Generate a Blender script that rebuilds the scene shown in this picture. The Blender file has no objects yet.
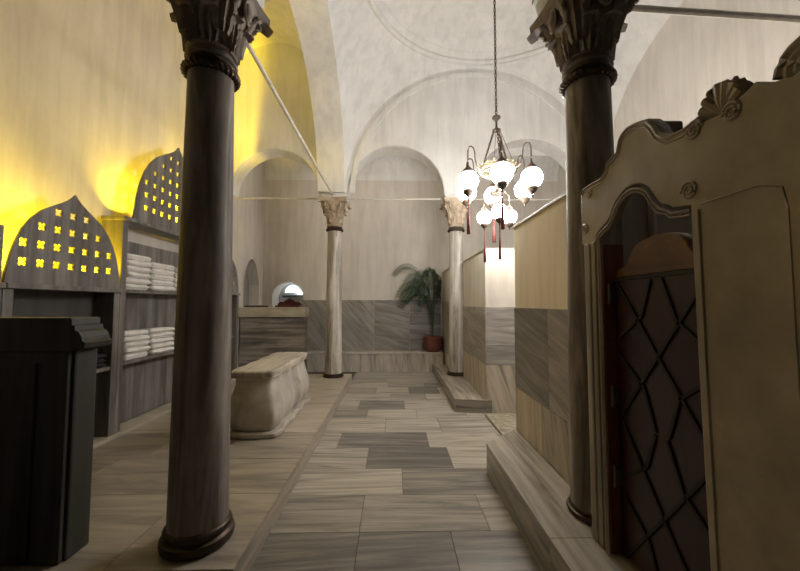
import bpy, bmesh, math, random
from mathutils import Vector, Matrix
random.seed(7)
PI = math.pi
S = bpy.context.scene
C = S.collection

# ------------------------------------------------------------------ materials
def new_mat(name):
    m = bpy.data.materials.new(name); m.use_nodes = True
    nt = m.node_tree
    return m, nt, nt.nodes['Principled BSDF']

def nd(nt, t, **kw):
    n = nt.nodes.new(t)
    for k, v in kw.items():
        if k in n.inputs: n.inputs[k].default_value = v
        else: setattr(n, k, v)
    return n

def ramp(nt, fac, stops):
    r = nt.nodes.new('ShaderNodeValToRGB')
    e = r.color_ramp.elements
    while len(e) < len(stops): e.new(0.5)
    for i, (p, c) in enumerate(stops):
        e[i].position = p; e[i].color = (c[0], c[1], c[2], 1)
    nt.links.new(fac, r.inputs['Fac'])
    return r.outputs['Color']

def mapped(nt, scale=(1, 1, 1), rot=(0, 0, 0), src='Object'):
    tc = nt.nodes.new('ShaderNodeTexCoord')
    mp = nt.nodes.new('ShaderNodeMapping')
    mp.inputs['Scale'].default_value = scale
    mp.inputs['Rotation'].default_value = rot
    nt.links.new(tc.outputs[src], mp.inputs['Vector'])
    return mp.outputs['Vector']

def noise(nt, vec, scale, detail=5, rough=0.55, dist=0.0):
    n = nd(nt, 'ShaderNodeTexNoise', Scale=scale, Detail=detail, Roughness=rough, Distortion=dist)
    nt.links.new(vec, n.inputs['Vector'])
    return n.outputs['Fac']

def mixc(nt, fac, a, b, mode='MIX'):
    n = nt.nodes.new('ShaderNodeMix'); n.data_type = 'RGBA'; n.blend_type = mode
    for s, v in ((0, fac), (6, a), (7, b)):
        if isinstance(v, bpy.types.NodeSocket): nt.links.new(v, n.inputs[s])
        elif s == 0: n.inputs[0].default_value = v
        else: n.inputs[s].default_value = (v[0], v[1], v[2], 1)
    return n.outputs[2]

def bump(nt, b, h, strength=0.2, dist=0.02):
    n = nd(nt, 'ShaderNodeBump', Strength=strength, Distance=dist)
    nt.links.new(h, n.inputs['Height']); nt.links.new(n.outputs['Normal'], b.inputs['Normal'])

def plaster(name, c1, c2, streak=0.35):
    m, nt, b = new_mat(name)
    v = mapped(nt, (1, 1, 1)); vs = mapped(nt, (5, 5, .55))
    f1 = noise(nt, v, 1.3, 6, .6)
    f2 = noise(nt, vs, 1.6, 5, .6, .3)
    f3 = noise(nt, v, 22, 4, .6)
    base = ramp(nt, f1, [(.3, c2), (.65, c1)])
    st = ramp(nt, f2, [(.36, [k * .62 for k in c2]), (.58, c1)])
    col = mixc(nt, streak, base, st)
    nt.links.new(col, b.inputs['Base Color'])
    b.inputs['Roughness'].default_value = .85
    bump(nt, b, f3, .12, .01)
    return m

def stone(name, stops, scale=(1, 1, 1), nscale=2.0, dist=.6, rough=.4, rot=(0, 0, 0), bmp=.05, fine=.25):
    m, nt, b = new_mat(name)
    v = mapped(nt, scale, rot)
    f = noise(nt, v, nscale, 7, .6, dist)
    col = ramp(nt, f, stops)
    v2 = mapped(nt, (1, 1, 1))
    g = noise(nt, v2, 3.5, 6, .65)
    sh = ramp(nt, g, [(.3, (.55, .53, .5)), (.65, (1, 1, 1))])
    col = mixc(nt, fine * 2, col, mixc(nt, 1.0, col, sh, 'MULTIPLY'))
    nt.links.new(col, b.inputs['Base Color'])
    b.inputs['Roughness'].default_value = rough
    bump(nt, b, noise(nt, v2, 30, 4), bmp, .01)
    return m

def plain(name, col, rough=.5, metal=0.0, emit=None, strength=0):
    m, nt, b = new_mat(name)
    v = mapped(nt); f = noise(nt, v, 14, 4)
    c = ramp(nt, f, [(.3, [k * .75 for k in col]), (.7, col)])
    nt.links.new(c, b.inputs['Base Color'])
    b.inputs['Roughness'].default_value = rough
    b.inputs['Metallic'].default_value = metal
    if emit:
        b.inputs['Emission Color'].default_value = (*emit, 1)
        b.inputs['Emission Strength'].default_value = strength
    return m

def tile_material(name, rough=.3, LO=1.0, DO=1.0, fine=.45, sv=9, dis=.7):
    """streaked marble slabs; uv in metres per slab, shade of each slab in the face attribute"""
    m, nt, b = new_mat(name)
    v = mapped(nt, (.7, sv, 1), (0, 0, 0), 'UV')
    at = nd(nt, 'ShaderNodeAttribute'); at.attribute_name = 'shade'
    f = noise(nt, v, 1.5, 7, .62, dis)
    v2 = mapped(nt, (.35, 26, 1), (0, 0, 0), 'UV')
    f2 = noise(nt, v2, 1.2, 5, .6, .4)
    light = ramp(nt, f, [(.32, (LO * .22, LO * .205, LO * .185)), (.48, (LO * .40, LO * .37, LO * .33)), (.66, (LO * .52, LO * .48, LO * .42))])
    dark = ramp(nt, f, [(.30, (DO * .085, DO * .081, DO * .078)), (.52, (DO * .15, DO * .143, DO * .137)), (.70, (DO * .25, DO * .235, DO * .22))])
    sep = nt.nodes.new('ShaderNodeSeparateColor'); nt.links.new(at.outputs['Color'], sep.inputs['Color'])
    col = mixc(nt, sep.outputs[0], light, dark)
    ln = ramp(nt, f2, [(.38, (.55, .53, .50)), (.52, (1, 1, 1))])
    col = mixc(nt, fine, col, mixc(nt, 1.0, col, ln, 'MULTIPLY'))
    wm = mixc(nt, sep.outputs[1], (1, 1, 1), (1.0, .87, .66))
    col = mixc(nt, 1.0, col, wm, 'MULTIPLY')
    nt.links.new(col, b.inputs['Base Color'])
    b.inputs['Roughness'].default_value = rough
    return m

M = {}
M['plaster'] = plaster('plaster', (.68, .63, .57), (.57, .525, .47), .25)
M['plaster_vault'] = plaster('vault_plaster', (.80, .785, .765), (.67, .655, .635), .22)
M['plaster_warm_lit'] = plaster('warm_lit_plaster', (.86, .75, .55), (.76, .64, .44), .25)  # golden light on the near cubicle wall is put into this colour
M['plaster_cream'] = plaster('cream_plaster', (.74, .69, .60), (.62, .56, .47), .25)
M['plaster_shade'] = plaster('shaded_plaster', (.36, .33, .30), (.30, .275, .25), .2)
M['tile'] = tile_material('slab_marble', .26, 1.12)
M['platform'] = tile_material('platform_marble', .3, 1.12, 1.0, .2, 5, 1.0)
M['dado'] = tile_material('dado_marble', .38, 1.3, 1.12, .22, 6, 1.3)
M['grout'] = plain('grout', (.10, .09, .08), .9)
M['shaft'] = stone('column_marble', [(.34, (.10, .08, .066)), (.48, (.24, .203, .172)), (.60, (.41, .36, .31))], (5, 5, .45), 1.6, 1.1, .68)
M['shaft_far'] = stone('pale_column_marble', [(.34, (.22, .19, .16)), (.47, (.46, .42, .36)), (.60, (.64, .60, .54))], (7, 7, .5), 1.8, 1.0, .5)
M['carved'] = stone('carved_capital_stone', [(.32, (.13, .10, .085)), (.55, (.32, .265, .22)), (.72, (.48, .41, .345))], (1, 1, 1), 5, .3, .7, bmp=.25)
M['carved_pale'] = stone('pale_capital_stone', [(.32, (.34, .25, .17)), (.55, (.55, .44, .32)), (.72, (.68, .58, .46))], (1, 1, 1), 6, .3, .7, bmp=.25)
M['portal'] = stone('portal_marble', [(.30, (.29, .235, .165)), (.5, (.41, .34, .245)), (.68, (.53, .45, .34))], (1, 1, .7), 1.6, .4, .5, fine=.3)
M['portal_dark'] = stone('dark_portal_marble', [(.30, (.10, .08, .06)), (.5, (.20, .165, .125)), (.68, (.30, .25, .19))], (1, 1, 1), 4, .4, .6)  # darker than the facade marble; for the volute and rear block
M['chest'] = stone('chest_marble', [(.30, (.36, .32, .27)), (.47, (.55, .50, .43)), (.66, (.68, .63, .55))], (1.2, 1.2, 1), 2.6, .8, .38)
M['chest_top'] = stone('chest_lid_marble', [(.34, (.30, .25, .20)), (.47, (.60, .53, .44)), (.66, (.74, .68, .58))], (9, .8, 2), 1.6, .6, .3)
M['shelf'] = stone('grey_shelf_marble', [(.30, (.085, .077, .072)), (.48, (.17, .156, .146)), (.66, (.28, .26, .242))], (9, 9, .6), 1.4, .5, .45)
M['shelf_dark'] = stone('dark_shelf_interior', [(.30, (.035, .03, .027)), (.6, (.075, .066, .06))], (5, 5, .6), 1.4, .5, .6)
M['desk'] = stone('desk_marble', [(.30, (.09, .08, .07)), (.46, (.19, .17, .15)), (.58, (.36, .32, .27)), (.72, (.20, .18, .16))], (.6, .6, 12), 1.1, .5, .4)
M['desk_top'] = stone('desk_top_marble', [(.3, (.38, .33, .25)), (.7, (.62, .56, .45))], (1, 1, 6), 1.6, .5, .35)
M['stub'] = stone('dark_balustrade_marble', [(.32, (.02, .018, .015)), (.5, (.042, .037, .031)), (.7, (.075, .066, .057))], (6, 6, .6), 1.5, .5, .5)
M['bronze'] = plain('dark_bronze', (.075, .05, .035), .42, .7)
M['brass'] = plain('antique_brass', (.085, .058, .04), .5, .4)
M['jamb'] = stone('striped_jamb_marble', [(.30, (.16, .135, .095)), (.48, (.30, .26, .19)), (.62, (.42, .37, .28))], (9, 9, .5), 1.6, .5, .5)
M['filigree'] = plain('pale_filigree_brass', (.30, .24, .14), .4, .3)
M['globe'] = plain('lit_milk_glass', (.9, .88, .84), .3, 0, (1.0, .965, .915), 58)
M['tassel'] = plain('red_silk_tassel', (.13, .018, .015), .8)
M['rod'] = plain('painted_iron', (.70, .66, .58), .5)
M['wood'] = stone('dark_red_wood', [(.3, (.016, .003, .002)), (.55, (.036, .0065, .0045)), (.75, (.055, .012, .007))], (10, 10, .8), 1.6, .6, .38)
M['wood_frame'] = stone('red_brown_frame_wood', [(.3, (.10, .025, .012)), (.55, (.20, .058, .026)), (.75, (.28, .095, .045))], (10, 10, .8), 1.6, .6, .42)
M['wood_gold'] = stone('worn_brown_wood', [(.3, (.07, .028, .009)), (.55, (.16, .067, .02)), (.75, (.25, .11, .036))], (2, 2, 5), 2.6, .8, .4)
M['wood_line'] = plain('blackened_wood', (.012, .006, .005), .6)
M['steel'] = plain('hinge_steel', (.32, .28, .24), .35, .8)
M['towel'] = plain('white_terry', (.82, .79, .75), .95)
M['cloth_dark'] = plain('dark_cloth', (.02, .018, .02), .9)
M['terracotta'] = plain('terracotta', (.17, .048, .028), .7)
M['soil'] = plain('soil', (.03, .02, .012), .95)
M['leaf'] = plain('palm_leaf', (.022, .048, .018), .5)
M['stem'] = plain('palm_stem', (.10, .16, .05), .6)
M['reveal'] = plain('blue_white_reveal', (.62, .66, .70), .8)
M['pane'] = plain('daylit_pane', (.8, .85, .9), .3, 0, (.92, .96, 1.0), 1.6)
M['dark_red'] = plain('dark_red_lacquer', (.085, .018, .018), .4)
M['led'] = plain('yellow_led', (.9, .7, .1), .4, 0, (1.0, .72, .03), 20)

# ------------------------------------------------------------------ mesh helpers
def finish(name, bm, mat, parent=None, smooth=False, loc=None):
    me = bpy.data.meshes.new(name)
    bmesh.ops.recalc_face_normals(bm, faces=bm.faces[:])
    bm.to_mesh(me); bm.free()
    me.materials.append(mat)
    o = bpy.data.objects.new(name, me); C.objects.link(o)
    if smooth:
        for p in me.polygons: p.use_smooth = True
        if smooth != 'all':
            try: me.set_sharp_from_angle(angle=math.radians(40))
            except Exception: pass
    if parent: o.parent = parent
    if loc: o.location = loc
    return o

def thing(name, label, cat, loc=(0, 0, 0), group=None, rz=0):
    o = bpy.data.objects.new(name, None); C.objects.link(o)
    o.location = loc; o.rotation_euler = (0, 0, rz); o.empty_display_size = .1
    o['label'] = label; o['category'] = cat
    if group: o['group'] = group
    return o

def tag(o, label, cat, group=None):
    o['label'] = label; o['category'] = cat
    if group: o['group'] = group
    return o

def struct(o):
    o['kind'] = 'structure'; return o

def box(bm, x0, x1, y0, y1, z0, z1, bev=0.0):
    r = bmesh.ops.create_cube(bm, size=1)
    vs = r['verts']
    for v in vs:
        v.co = Vector(((x0 + x1) / 2 + v.co.x * (x1 - x0), (y0 + y1) / 2 + v.co.y * (y1 - y0), (z0 + z1) / 2 + v.co.z * (z1 - z0)))
    if bev > 0:
        es = list({e for v in vs for e in v.link_edges})
        bmesh.ops.bevel(bm, geom=es, offset=bev, segments=2, affect='EDGES', profile=.6)
    return bm

def boxo(name, mat, b, parent=None, bev=0.0):
    return finish(name, box(bmesh.new(), *b, bev=bev), mat, parent)

def lathe(bm, prof, seg=32, c=(0, 0), mod=None):
    rings = []
    for (r, z) in prof:
        ring = []
        for k in range(seg):
            a = 2 * PI * k / seg
            rr = r * (mod(a, z) if mod else 1)
            ring.append(bm.verts.new((c[0] + rr * math.cos(a), c[1] + rr * math.sin(a), z)))
        rings.append(ring)
    for i in range(len(rings) - 1):
        for k in range(seg):
            bm.faces.new((rings[i][k], rings[i][(k + 1) % seg], rings[i + 1][(k + 1) % seg], rings[i + 1][k]))
    bm.faces.new(rings[0][::-1]); bm.faces.new(rings[-1])
    return bm

def torus(bm, R, r, z=0, c=(0, 0), seg=40, ms=10, mod=None, sz=1.0, M4=None):
    g = []
    for i in range(seg):
        a = 2 * PI * i / seg
        ring = []
        for j in range(ms):
            t = 2 * PI * j / ms
            rr = r * (mod(a, t) if mod else 1)
            p = Vector((c[0] + (R + rr * math.cos(t)) * math.cos(a), c[1] + (R + rr * math.cos(t)) * math.sin(a), z + sz * rr * math.sin(t)))
            ring.append(bm.verts.new(M4 @ p if M4 else p))
        g.append(ring)
    for i in range(seg):
        for j in range(ms):
            bm.faces.new((g[i][j], g[(i + 1) % seg][j], g[(i + 1) % seg][(j + 1) % ms], g[i][(j + 1) % ms]))
    return bm

def tube(bm, pts, r, seg=6):
    pts = [Vector(p) for p in pts]
    n = len(pts)
    rad = r if isinstance(r, (list, tuple)) else [r] * n
    rings = []
    for i, p in enumerate(pts):
        t = (pts[min(i + 1, n - 1)] - pts[max(i - 1, 0)]).normalized()
        ref = Vector((0, 0, 1)) if abs(t.z) < .9 else Vector((1, 0, 0))
        u = t.cross(ref).normalized(); v = t.cross(u)
        rings.append([bm.verts.new(p + rad[i] * (u * math.cos(2 * PI * k / seg) + v * math.sin(2 * PI * k / seg))) for k in range(seg)])
    for i in range(n - 1):
        for k in range(seg):
            bm.faces.new((rings[i][k], rings[i][(k + 1) % seg], rings[i + 1][(k + 1) % seg], rings[i + 1][k]))
    bm.faces.new(rings[0][::-1]); bm.faces.new(rings[-1])
    return bm

def prism(bm, pts, fn0, fn1):
    """polygon pts (a,b) swept between two placements"""
    A = [bm.verts.new(fn0(*p)) for p in pts]; B = [bm.verts.new(fn1(*p)) for p in pts]
    n = len(pts)
    bm.faces.new(A); bm.faces.new(B[::-1])
    for i in range(n):
        bm.faces.new((A[i], B[i], B[(i + 1) % n], A[(i + 1) % n]))
    return bm

def flat(name, outlines, x0, x1, mat, parent=None, bev=0.0):
    """filled outline(s) with holes in the (y,z) plane, thick from x0 to x1"""
    cu = bpy.data.curves.new(name, 'CURVE'); cu.dimensions = '2D'; cu.fill_mode = 'BOTH'
    cu.extrude = (x1 - x0) / 2 - bev; cu.bevel_depth = bev; cu.bevel_resolution = 1
    if bev: cu.offset = -bev
    for o in outlines:
        sp = cu.splines.new('POLY'); sp.points.add(len(o) - 1)
        for i, p in enumerate(o): sp.points[i].co = (p[0], p[1], 0, 1)
        sp.use_cyclic_u = True
    ob = bpy.data.objects.new(name + '_tmp', cu); C.objects.link(ob)
    dg = bpy.context.evaluated_depsgraph_get(); dg.update()
    me = bpy.data.meshes.new_from_object(ob.evaluated_get(dg))
    bpy.data.objects.remove(ob); bpy.data.curves.remove(cu)
    bm = bmesh.new(); bm.from_mesh(me); bpy.data.meshes.remove(me)
    xm = (x0 + x1) / 2
    for v in bm.verts: v.co = Vector((xm + v.co.z, v.co.x, v.co.y))
    bmesh.ops.remove_doubles(bm, verts=bm.verts[:], dist=1e-5)
    return finish(name, bm, mat, parent)

def copy_tree(o, parent=None, **kw):
    c = o.copy(); C.objects.link(c)
    if parent: c.parent = parent
    for ch in list(o.children): copy_tree(ch, c)
    for k, v in kw.items(): c[k] = v
    return c

class Tiles:
    """slabs of marble: each quad keeps its own uv in metres, turned by ang, and its own shade"""
    def __init__(s):
        s.bm = bmesh.new(); s.uv = s.bm.loops.layers.uv.new('UVMap'); s.col = s.bm.loops.layers.float_color.new('shade')
    def quad(s, o, u, v, shade, ang=0.0, warm=0.0, gap=.002, th=.012):
        o, u, v = Vector(o), Vector(u), Vector(v)
        lu, lv = u.length, v.length
        un, vn = u / lu, v / lv; n = un.cross(vn)
        ou, ov = random.uniform(0, 40), random.uniform(0, 40)
        ca, sa = math.cos(ang), math.sin(ang)
        c = [(gap, gap), (lu - gap, gap), (lu - gap, lv - gap), (gap, lv - gap)]
        top = [s.bm.verts.new(o + un * a + vn * b + n * th) for a, b in c]
        bot = [s.bm.verts.new(o + un * a + vn * b) for a, b in c]
        fs = [(s.bm.faces.new(top), c)]
        for i in range(4):
            j = (i + 1) % 4
            fs.append((s.bm.faces.new((bot[i], bot[j], top[j], top[i])), [c[i], c[j], c[j], c[i]]))
        for f, cc in fs:
            for l, (a, b) in zip(f.loops, cc):
                l[s.uv].uv = (ou + ca * a - sa * b, ov + sa * a + ca * b)
                l[s.col] = (shade, warm, 0, 1)
    def done(s, name, mat, parent=None):
        me = bpy.data.meshes.new(name); s.bm.to_mesh(me); s.bm.free()
        me.materials.append(mat)
        o = bpy.data.objects.new(name, me); C.objects.link(o)
        if parent: o.parent = parent
        return o

# ------------------------------------------------------------------ camera
H = 1.45
yaw = math.atan(6 / 350); pit = math.atan(18.5 / 350)
cam = bpy.data.cameras.new('camera'); co = bpy.data.objects.new('camera', cam); C.objects.link(co)
cam.sensor_width = 36; cam.lens = 350 / 800 * 36; cam.clip_start = .02
co.location = (0, 0, H)
d = Vector((math.sin(yaw) * math.cos(pit), math.cos(yaw) * math.cos(pit), math.sin(pit)))
co.rotation_euler = d.to_track_quat('-Z', 'Y').to_euler()
S.camera = co

# ------------------------------------------------------------------ floor
XL, XR = -2.95, 3.8            # side walls
YB, YF = -1.6, 7.95            # back and far walls
fl = boxo('floor', M['grout'], (XL - .2, XR + .2, YB, YF + .2, -.1, -.011)); struct(fl)
T = Tiles()
rows = []
y = 1.05
for dpt in (.42, .42, .42, .43, .43, .45, .42, .5, .36, .44, .4, .42, .38, .42):
    rows.append((y, y + dpt)); y += dpt
fixed = {  # slabs whose tone stands out: row -> (x0, x1, shade)
    3: [(-.80, -.22, .42), (-.22, .62, .40), (.62, 1.3, .3)],
    4: [(-.80, .07, .06), (.07, .88, .62)],
    5: [(-.80, -.25, .16), (-.25, .53, .92), (.53, 1.2, .06)],
    6: [(-.80, -.58, .2), (-.58, .36, .85), (.36, 1.15, .12)],
    7: [(-.80, -.1, .1), (-.1, .55, .14), (.55, 1.2, .3)],
    8: [(-.80, -.35, .62), (-.35, .3, .08), (.3, .95, .22)],
    9: [(-.80, -.5, .1), (-.5, .15, .75), (.15, .8, .05), (.8, 1.5, .3)],
    10: [(-.80, -.05, .12), (-.05, .5, .30), (.5, 1.2, .05)],
    11: [(-.80, -.3, .4), (-.3, .25, .15), (.25, .75, .85), (.75, 1.3, .1)],
    12: [(-.80, -.1, .05), (-.1, .55, .45), (.55, 1.2, .7)],
}
rows = [(YB, -1.1), (-1.1, -.6), (-.6, -.1), (-.1, .3), (.3, .68), (.68, 1.05)] + rows
for i, (a, b) in enumerate(rows):
    k = i - 6
    segs = list(fixed.get(k, []))
    x = segs[-1][1] if segs else -.80
    while x < XR:
        w = random.uniform(.55, .95); segs.append((x, min(x + w, XR), random.choice([.1, .25, .4, .55]) if k > 2 else random.uniform(.66, .88))); x += w  # nearest rows darker: foreground light falloff put into the slab tone
    x = -.80 if a > 1.8 else XL
    if a <= 1.8:
        pre = []
        while x < -.8: pre.append((x, min(x + .75, -.8), .4)); x += .75
        segs = pre + segs
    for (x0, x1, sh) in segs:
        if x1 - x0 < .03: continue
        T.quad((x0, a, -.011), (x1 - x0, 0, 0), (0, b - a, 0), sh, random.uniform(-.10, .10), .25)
yy = rows[-1][1]
T.quad((-.8, yy, -.011), (XR + .8, 0, 0), (0, YF - yy, 0), .3)
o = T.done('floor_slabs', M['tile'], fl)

# platforms -------------------------------------------------------
def platform(name, x0, x1, y0, y1, h, shade, rowd, split, warm, edge=None):
    o = boxo(name, M['grout'], (x0 + .012, x1 - .012, y0 + .012, y1 - .012, -.01, h - .012)); struct(o)
    t = Tiles()
    y = y0; n = 0
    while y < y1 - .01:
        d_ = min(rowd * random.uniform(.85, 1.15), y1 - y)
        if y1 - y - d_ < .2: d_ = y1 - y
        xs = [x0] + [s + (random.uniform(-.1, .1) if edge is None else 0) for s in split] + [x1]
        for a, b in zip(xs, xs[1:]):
            t.quad((a, y, h - .012), (b - a, 0, 0), (0, d_, 0), min(1, max(0, shade + random.uniform(-.1, .14) + (.38 if y < 3.2 and 'left' in name else 0))), random.uniform(-.1, .1), warm)  # near left rows get the dim foreground painted into their tone
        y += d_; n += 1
    # risers
    for (ax, nx) in ((x0, -1), (x1, 1)):
        y = y0
        while y < y1 - .01:
            d_ = min(1.2, y1 - y)
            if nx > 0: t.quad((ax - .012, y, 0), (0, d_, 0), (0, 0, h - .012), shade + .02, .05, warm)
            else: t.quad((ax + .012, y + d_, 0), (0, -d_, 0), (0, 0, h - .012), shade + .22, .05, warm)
            y += d_
    t.quad((x0, y0 + .012, 0), (x1 - x0, 0, 0), (0, 0, h - .012), shade + .15, 0, warm)
    t.quad((x1, y1 - .012, 0), (x0 - x1, 0, 0), (0, 0, h - .012), shade + .15, 0, warm)
    t.done(name + '_slabs', M['platform'], o)
    return o
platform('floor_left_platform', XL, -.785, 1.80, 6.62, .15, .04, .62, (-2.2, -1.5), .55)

# right platform with a cut far corner
def poly_platform(name, pts, h, shade, warm):
    bm = bmesh.new(); uv = bm.loops.layers.uv.new('UVMap'); cl = bm.loops.layers.float_color.new('shade')
    top = [bm.verts.new((x, y, h)) for x, y in pts]; bot = [bm.verts.new((x, y, 0)) for x, y in pts]
    f = bm.faces.new(top)
    for l in f.loops: l[uv].uv = (l.vert.co.y, l.vert.co.x); l[cl] = (shade, warm, 0, 1)
    n = len(pts)
    for i in range(n):
        j = (i + 1) % n
        f = bm.faces.new((bot[i], bot[j], top[j], top[i]))
        s = (Vector(pts[j]) - Vector(pts[i])).length
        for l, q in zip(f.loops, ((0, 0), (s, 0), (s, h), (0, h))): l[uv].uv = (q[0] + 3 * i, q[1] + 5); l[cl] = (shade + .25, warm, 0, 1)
    bmesh.ops.recalc_face_normals(bm, faces=bm.faces[:])
    me = bpy.data.meshes.new(name); bm.to_mesh(me); bm.free(); me.materials.append(M['tile'])
    o = bpy.data.objects.new(name, me); C.objects.link(o); return struct(o)
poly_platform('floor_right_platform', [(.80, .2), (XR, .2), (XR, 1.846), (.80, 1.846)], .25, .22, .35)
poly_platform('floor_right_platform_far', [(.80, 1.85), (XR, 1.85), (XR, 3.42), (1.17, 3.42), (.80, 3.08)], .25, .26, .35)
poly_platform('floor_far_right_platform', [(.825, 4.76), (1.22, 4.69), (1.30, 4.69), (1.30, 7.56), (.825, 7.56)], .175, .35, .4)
struct(boxo('floor_threshold', M['jamb'], (1.18, XR, 3.45, 4.60, 0, .035), bev=.008))

# ------------------------------------------------------------------ walls
def arch_strip(bm, xs, zlow, ztop, place0, place1):
    """wall panel over sampled positions xs, from zlow(x) up to ztop; both faces, underside and top"""
    a0 = [bm.verts.new(place0(x, zlow(x))) for x in xs]; a1 = [bm.verts.new(place1(x, zlow(x))) for x in xs]
    b0 = [bm.verts.new(place0(x, ztop)) for x in xs]; b1 = [bm.verts.new(place1(x, ztop)) for x in xs]
    for i in range(len(xs) - 1):
        bm.faces.new((a0[i], a0[i + 1], b0[i + 1], b0[i]))
        bm.faces.new((a1[i], b1[i], b1[i + 1], a1[i + 1]))
        bm.faces.new((a0[i], a1[i], a1[i + 1], a0[i + 1]))
        bm.faces.new((b0[i], b0[i + 1], b1[i + 1], b1[i]))
    bm.faces.new((a0[0], b0[0], b1[0], a1[0])); bm.faces.new((a0[-1], a1[-1], b1[-1], b0[-1]))

def arcade(name, mat, x0, x1, arches, zs, ztop, place0, place1, piers=()):
    bm = bmesh.new()
    def zl(x):
        for c, r in arches:
            if abs(x - c) < r: return zs + math.sqrt(max(0, r * r - (x - c) ** 2))
        return zs
    xs = [x0]
    for c, r in arches:
        for k in range(33): xs.append(c - r * math.cos(PI * k / 32))
    xs.append(x1)
    arch_strip(bm, xs, zl, ztop, place0, place1)
    for (a, b, zb) in piers:
        p = [place0(a, zb), place0(b, zb), place1(b, zb), place1(a, zb)]
        lo = [bm.verts.new(v) for v in p]; hi = [bm.verts.new((v[0], v[1], zs)) for v in p]
        bm.faces.new(lo)
        for i in range(4): bm.faces.new((lo[i], lo[(i + 1) % 4], hi[(i + 1) % 4], hi[i]))
    o = finish(name, bm, mat); return struct(o)

ZS = 3.44
Y0, Y1 = 6.20, 6.56
arcade('wall_far_arcade', M['plaster_vault'], XL + .002, XR - .002, [(-2.14, .79), (.03, .87), (2.45, 1.02)], ZS, 7.2,
       lambda x, z: (x, Y0, z), lambda x, z: (x, Y1, z), [(3.5, XR - .002, .0)])
arcade('wall_near_arcade', M['plaster_vault'], XL + .002, XR - .002, [(-2.1, .72), (.05, .87), (2.45, 1.0)], ZS, 7.2,
       lambda x, z: (x, 1.86, z), lambda x, z: (x, 2.22, z))
arcade('wall_left_arcade', M['plaster_vault'], 2.225, 6.195, [(4.21, 1.93)], ZS, 7.2,
       lambda y, z: (-1.36, y, z), lambda y, z: (-.88, y, z))

# sail vault over the square bay, with a ring moulding
bm = bmesh.new()
cx, cy_, hx, hy = 1.46, 4.21, 2.345, 1.99
R2 = hx * hx + hy * hy
N = 48
g = [[None] * (N + 1) for _ in range(N + 1)]
for i in range(N + 1):
    for j in range(N + 1):
        dx = hx * (2 * i / N - 1); dy = hy * (2 * j / N - 1)
        g[i][j] = bm.verts.new((cx + dx, cy_ + dy, ZS + math.sqrt(max(0, R2 - dx * dx - dy * dy))))
for i in range(N):
    for j in range(N): bm.faces.new((g[i][j], g[i][j + 1], g[i + 1][j + 1], g[i + 1][j]))
struct(finish('ceiling_dome', bm, M['plaster_vault'], smooth='all'))
zr = ZS + math.sqrt(R2 - 1.93 ** 2)
bm = bmesh.new(); torus(bm, 1.91, .05, zr, (cx, cy_), 72, 8, sz=.8); torus(bm, 1.80, .03, zr + .13, (cx, cy_), 72, 8)
struct(finish('trim_1', bm, M['plaster_vault'], smooth='all'))
# arch bands on the lunettes
def arc_band(name, c, r, place, w=.09, t=.035):
    bm = bmesh.new(); n = 48; A = []
    for k in range(n + 1):
        a = PI * k / n
        q = []
        for rr, dd in ((r, 0), (r, t), (r - w, t), (r - w, 0)):
            q.append(bm.verts.new(place(c - rr * math.cos(a), ZS + rr * math.sin(a), dd)))
        A.append(q)
    for k in range(n):
        for i in range(4): bm.faces.new((A[k][i], A[k][(i + 1) % 4], A[k + 1][(i + 1) % 4], A[k + 1][i]))
    return struct(finish(name, bm, M['plaster_vault'], smooth=True))
arc_band('trim_2', 1.46, 2.25, lambda a, z, t: (a, Y0 - t, z))
arc_band('trim_3', -2.14, .90, lambda a, z, t: (a, Y0 - t, z), .1, .02)
arc_band('trim_4', .03, .98, lambda a, z, t: (a, Y0 - t, z), .1, .02)

# left aisle vault (barrel), far aisle and entrance ceilings
def barrel(name, x0, x1, y0, y1, zs, along='Y', rise=1.0):
    bm = bmesh.new(); n = 24; L = []
    for k in range(n + 1):
        a = PI * k / n
        if along == 'Y':
            c, r = (x0 + x1) / 2, (x1 - x0) / 2
            p = [(c - r * math.cos(a), yy_, zs + r * rise * math.sin(a)) for yy_ in (y0, y1)]
        else:
            c, r = (y0 + y1) / 2, (y1 - y0) / 2
            p = [(xx_, c - r * math.cos(a), zs + r * rise * math.sin(a)) for xx_ in (x0, x1)]
        L.append([bm.verts.new(q) for q in p])
    for k in range(n): bm.faces.new((L[k][0], L[k][1], L[k + 1][1], L[k + 1][0]))
    return struct(finish(name, bm, M['plaster_vault'], smooth='all'))
barrel('ceiling_left_aisle', XL, -1.36, 2.22, 6.20, 5.42)
barrel('ceiling_far_aisle', XL, XR, Y1, YF, 4.3, 'X', .9)
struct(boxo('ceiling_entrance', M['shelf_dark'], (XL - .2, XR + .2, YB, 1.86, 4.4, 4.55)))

# left wall: solid to the arcade, then a stretch with a pointed niche
lw = boxo('wall_left', M['plaster'], (XL - .3, XL, YB, 6.80, -.1, 7.2)); struct(lw)
def niche_wall():
    bm = bmesh.new()
    c, r, zs, zb = 7.30, .40, 1.86, .9
    def zl(y):
        if abs(y - c) < r:
            u = abs(y - c) / r
            return zs + .52 * (1 - u ** 2.1) ** .8
        return zs
    ys = [6.80] + [c - r + 2 * r * k / 24 for k in range(25)] + [YF + .2]
    arch_strip(bm, ys, zl, 7.2, lambda y, z: (XL, y, z), lambda y, z: (XL - .3, y, z))
    box(bm, XL - .3, XL, 6.80, c - r, -.1, zs); box(bm, XL - .3, XL, c + r, YF + .2, -.1, zs); box(bm, XL - .3, XL, c - r, c + r, -.1, zb)
    o = struct(finish('wall_left_niche', bm, M['plaster']))
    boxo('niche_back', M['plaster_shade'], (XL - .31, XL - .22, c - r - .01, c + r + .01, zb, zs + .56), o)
    return o
niche_wall()
struct(boxo('wall_right', M['plaster'], (XR, XR + .3, YB, YF + .2, -.1, 7.2)))
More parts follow.
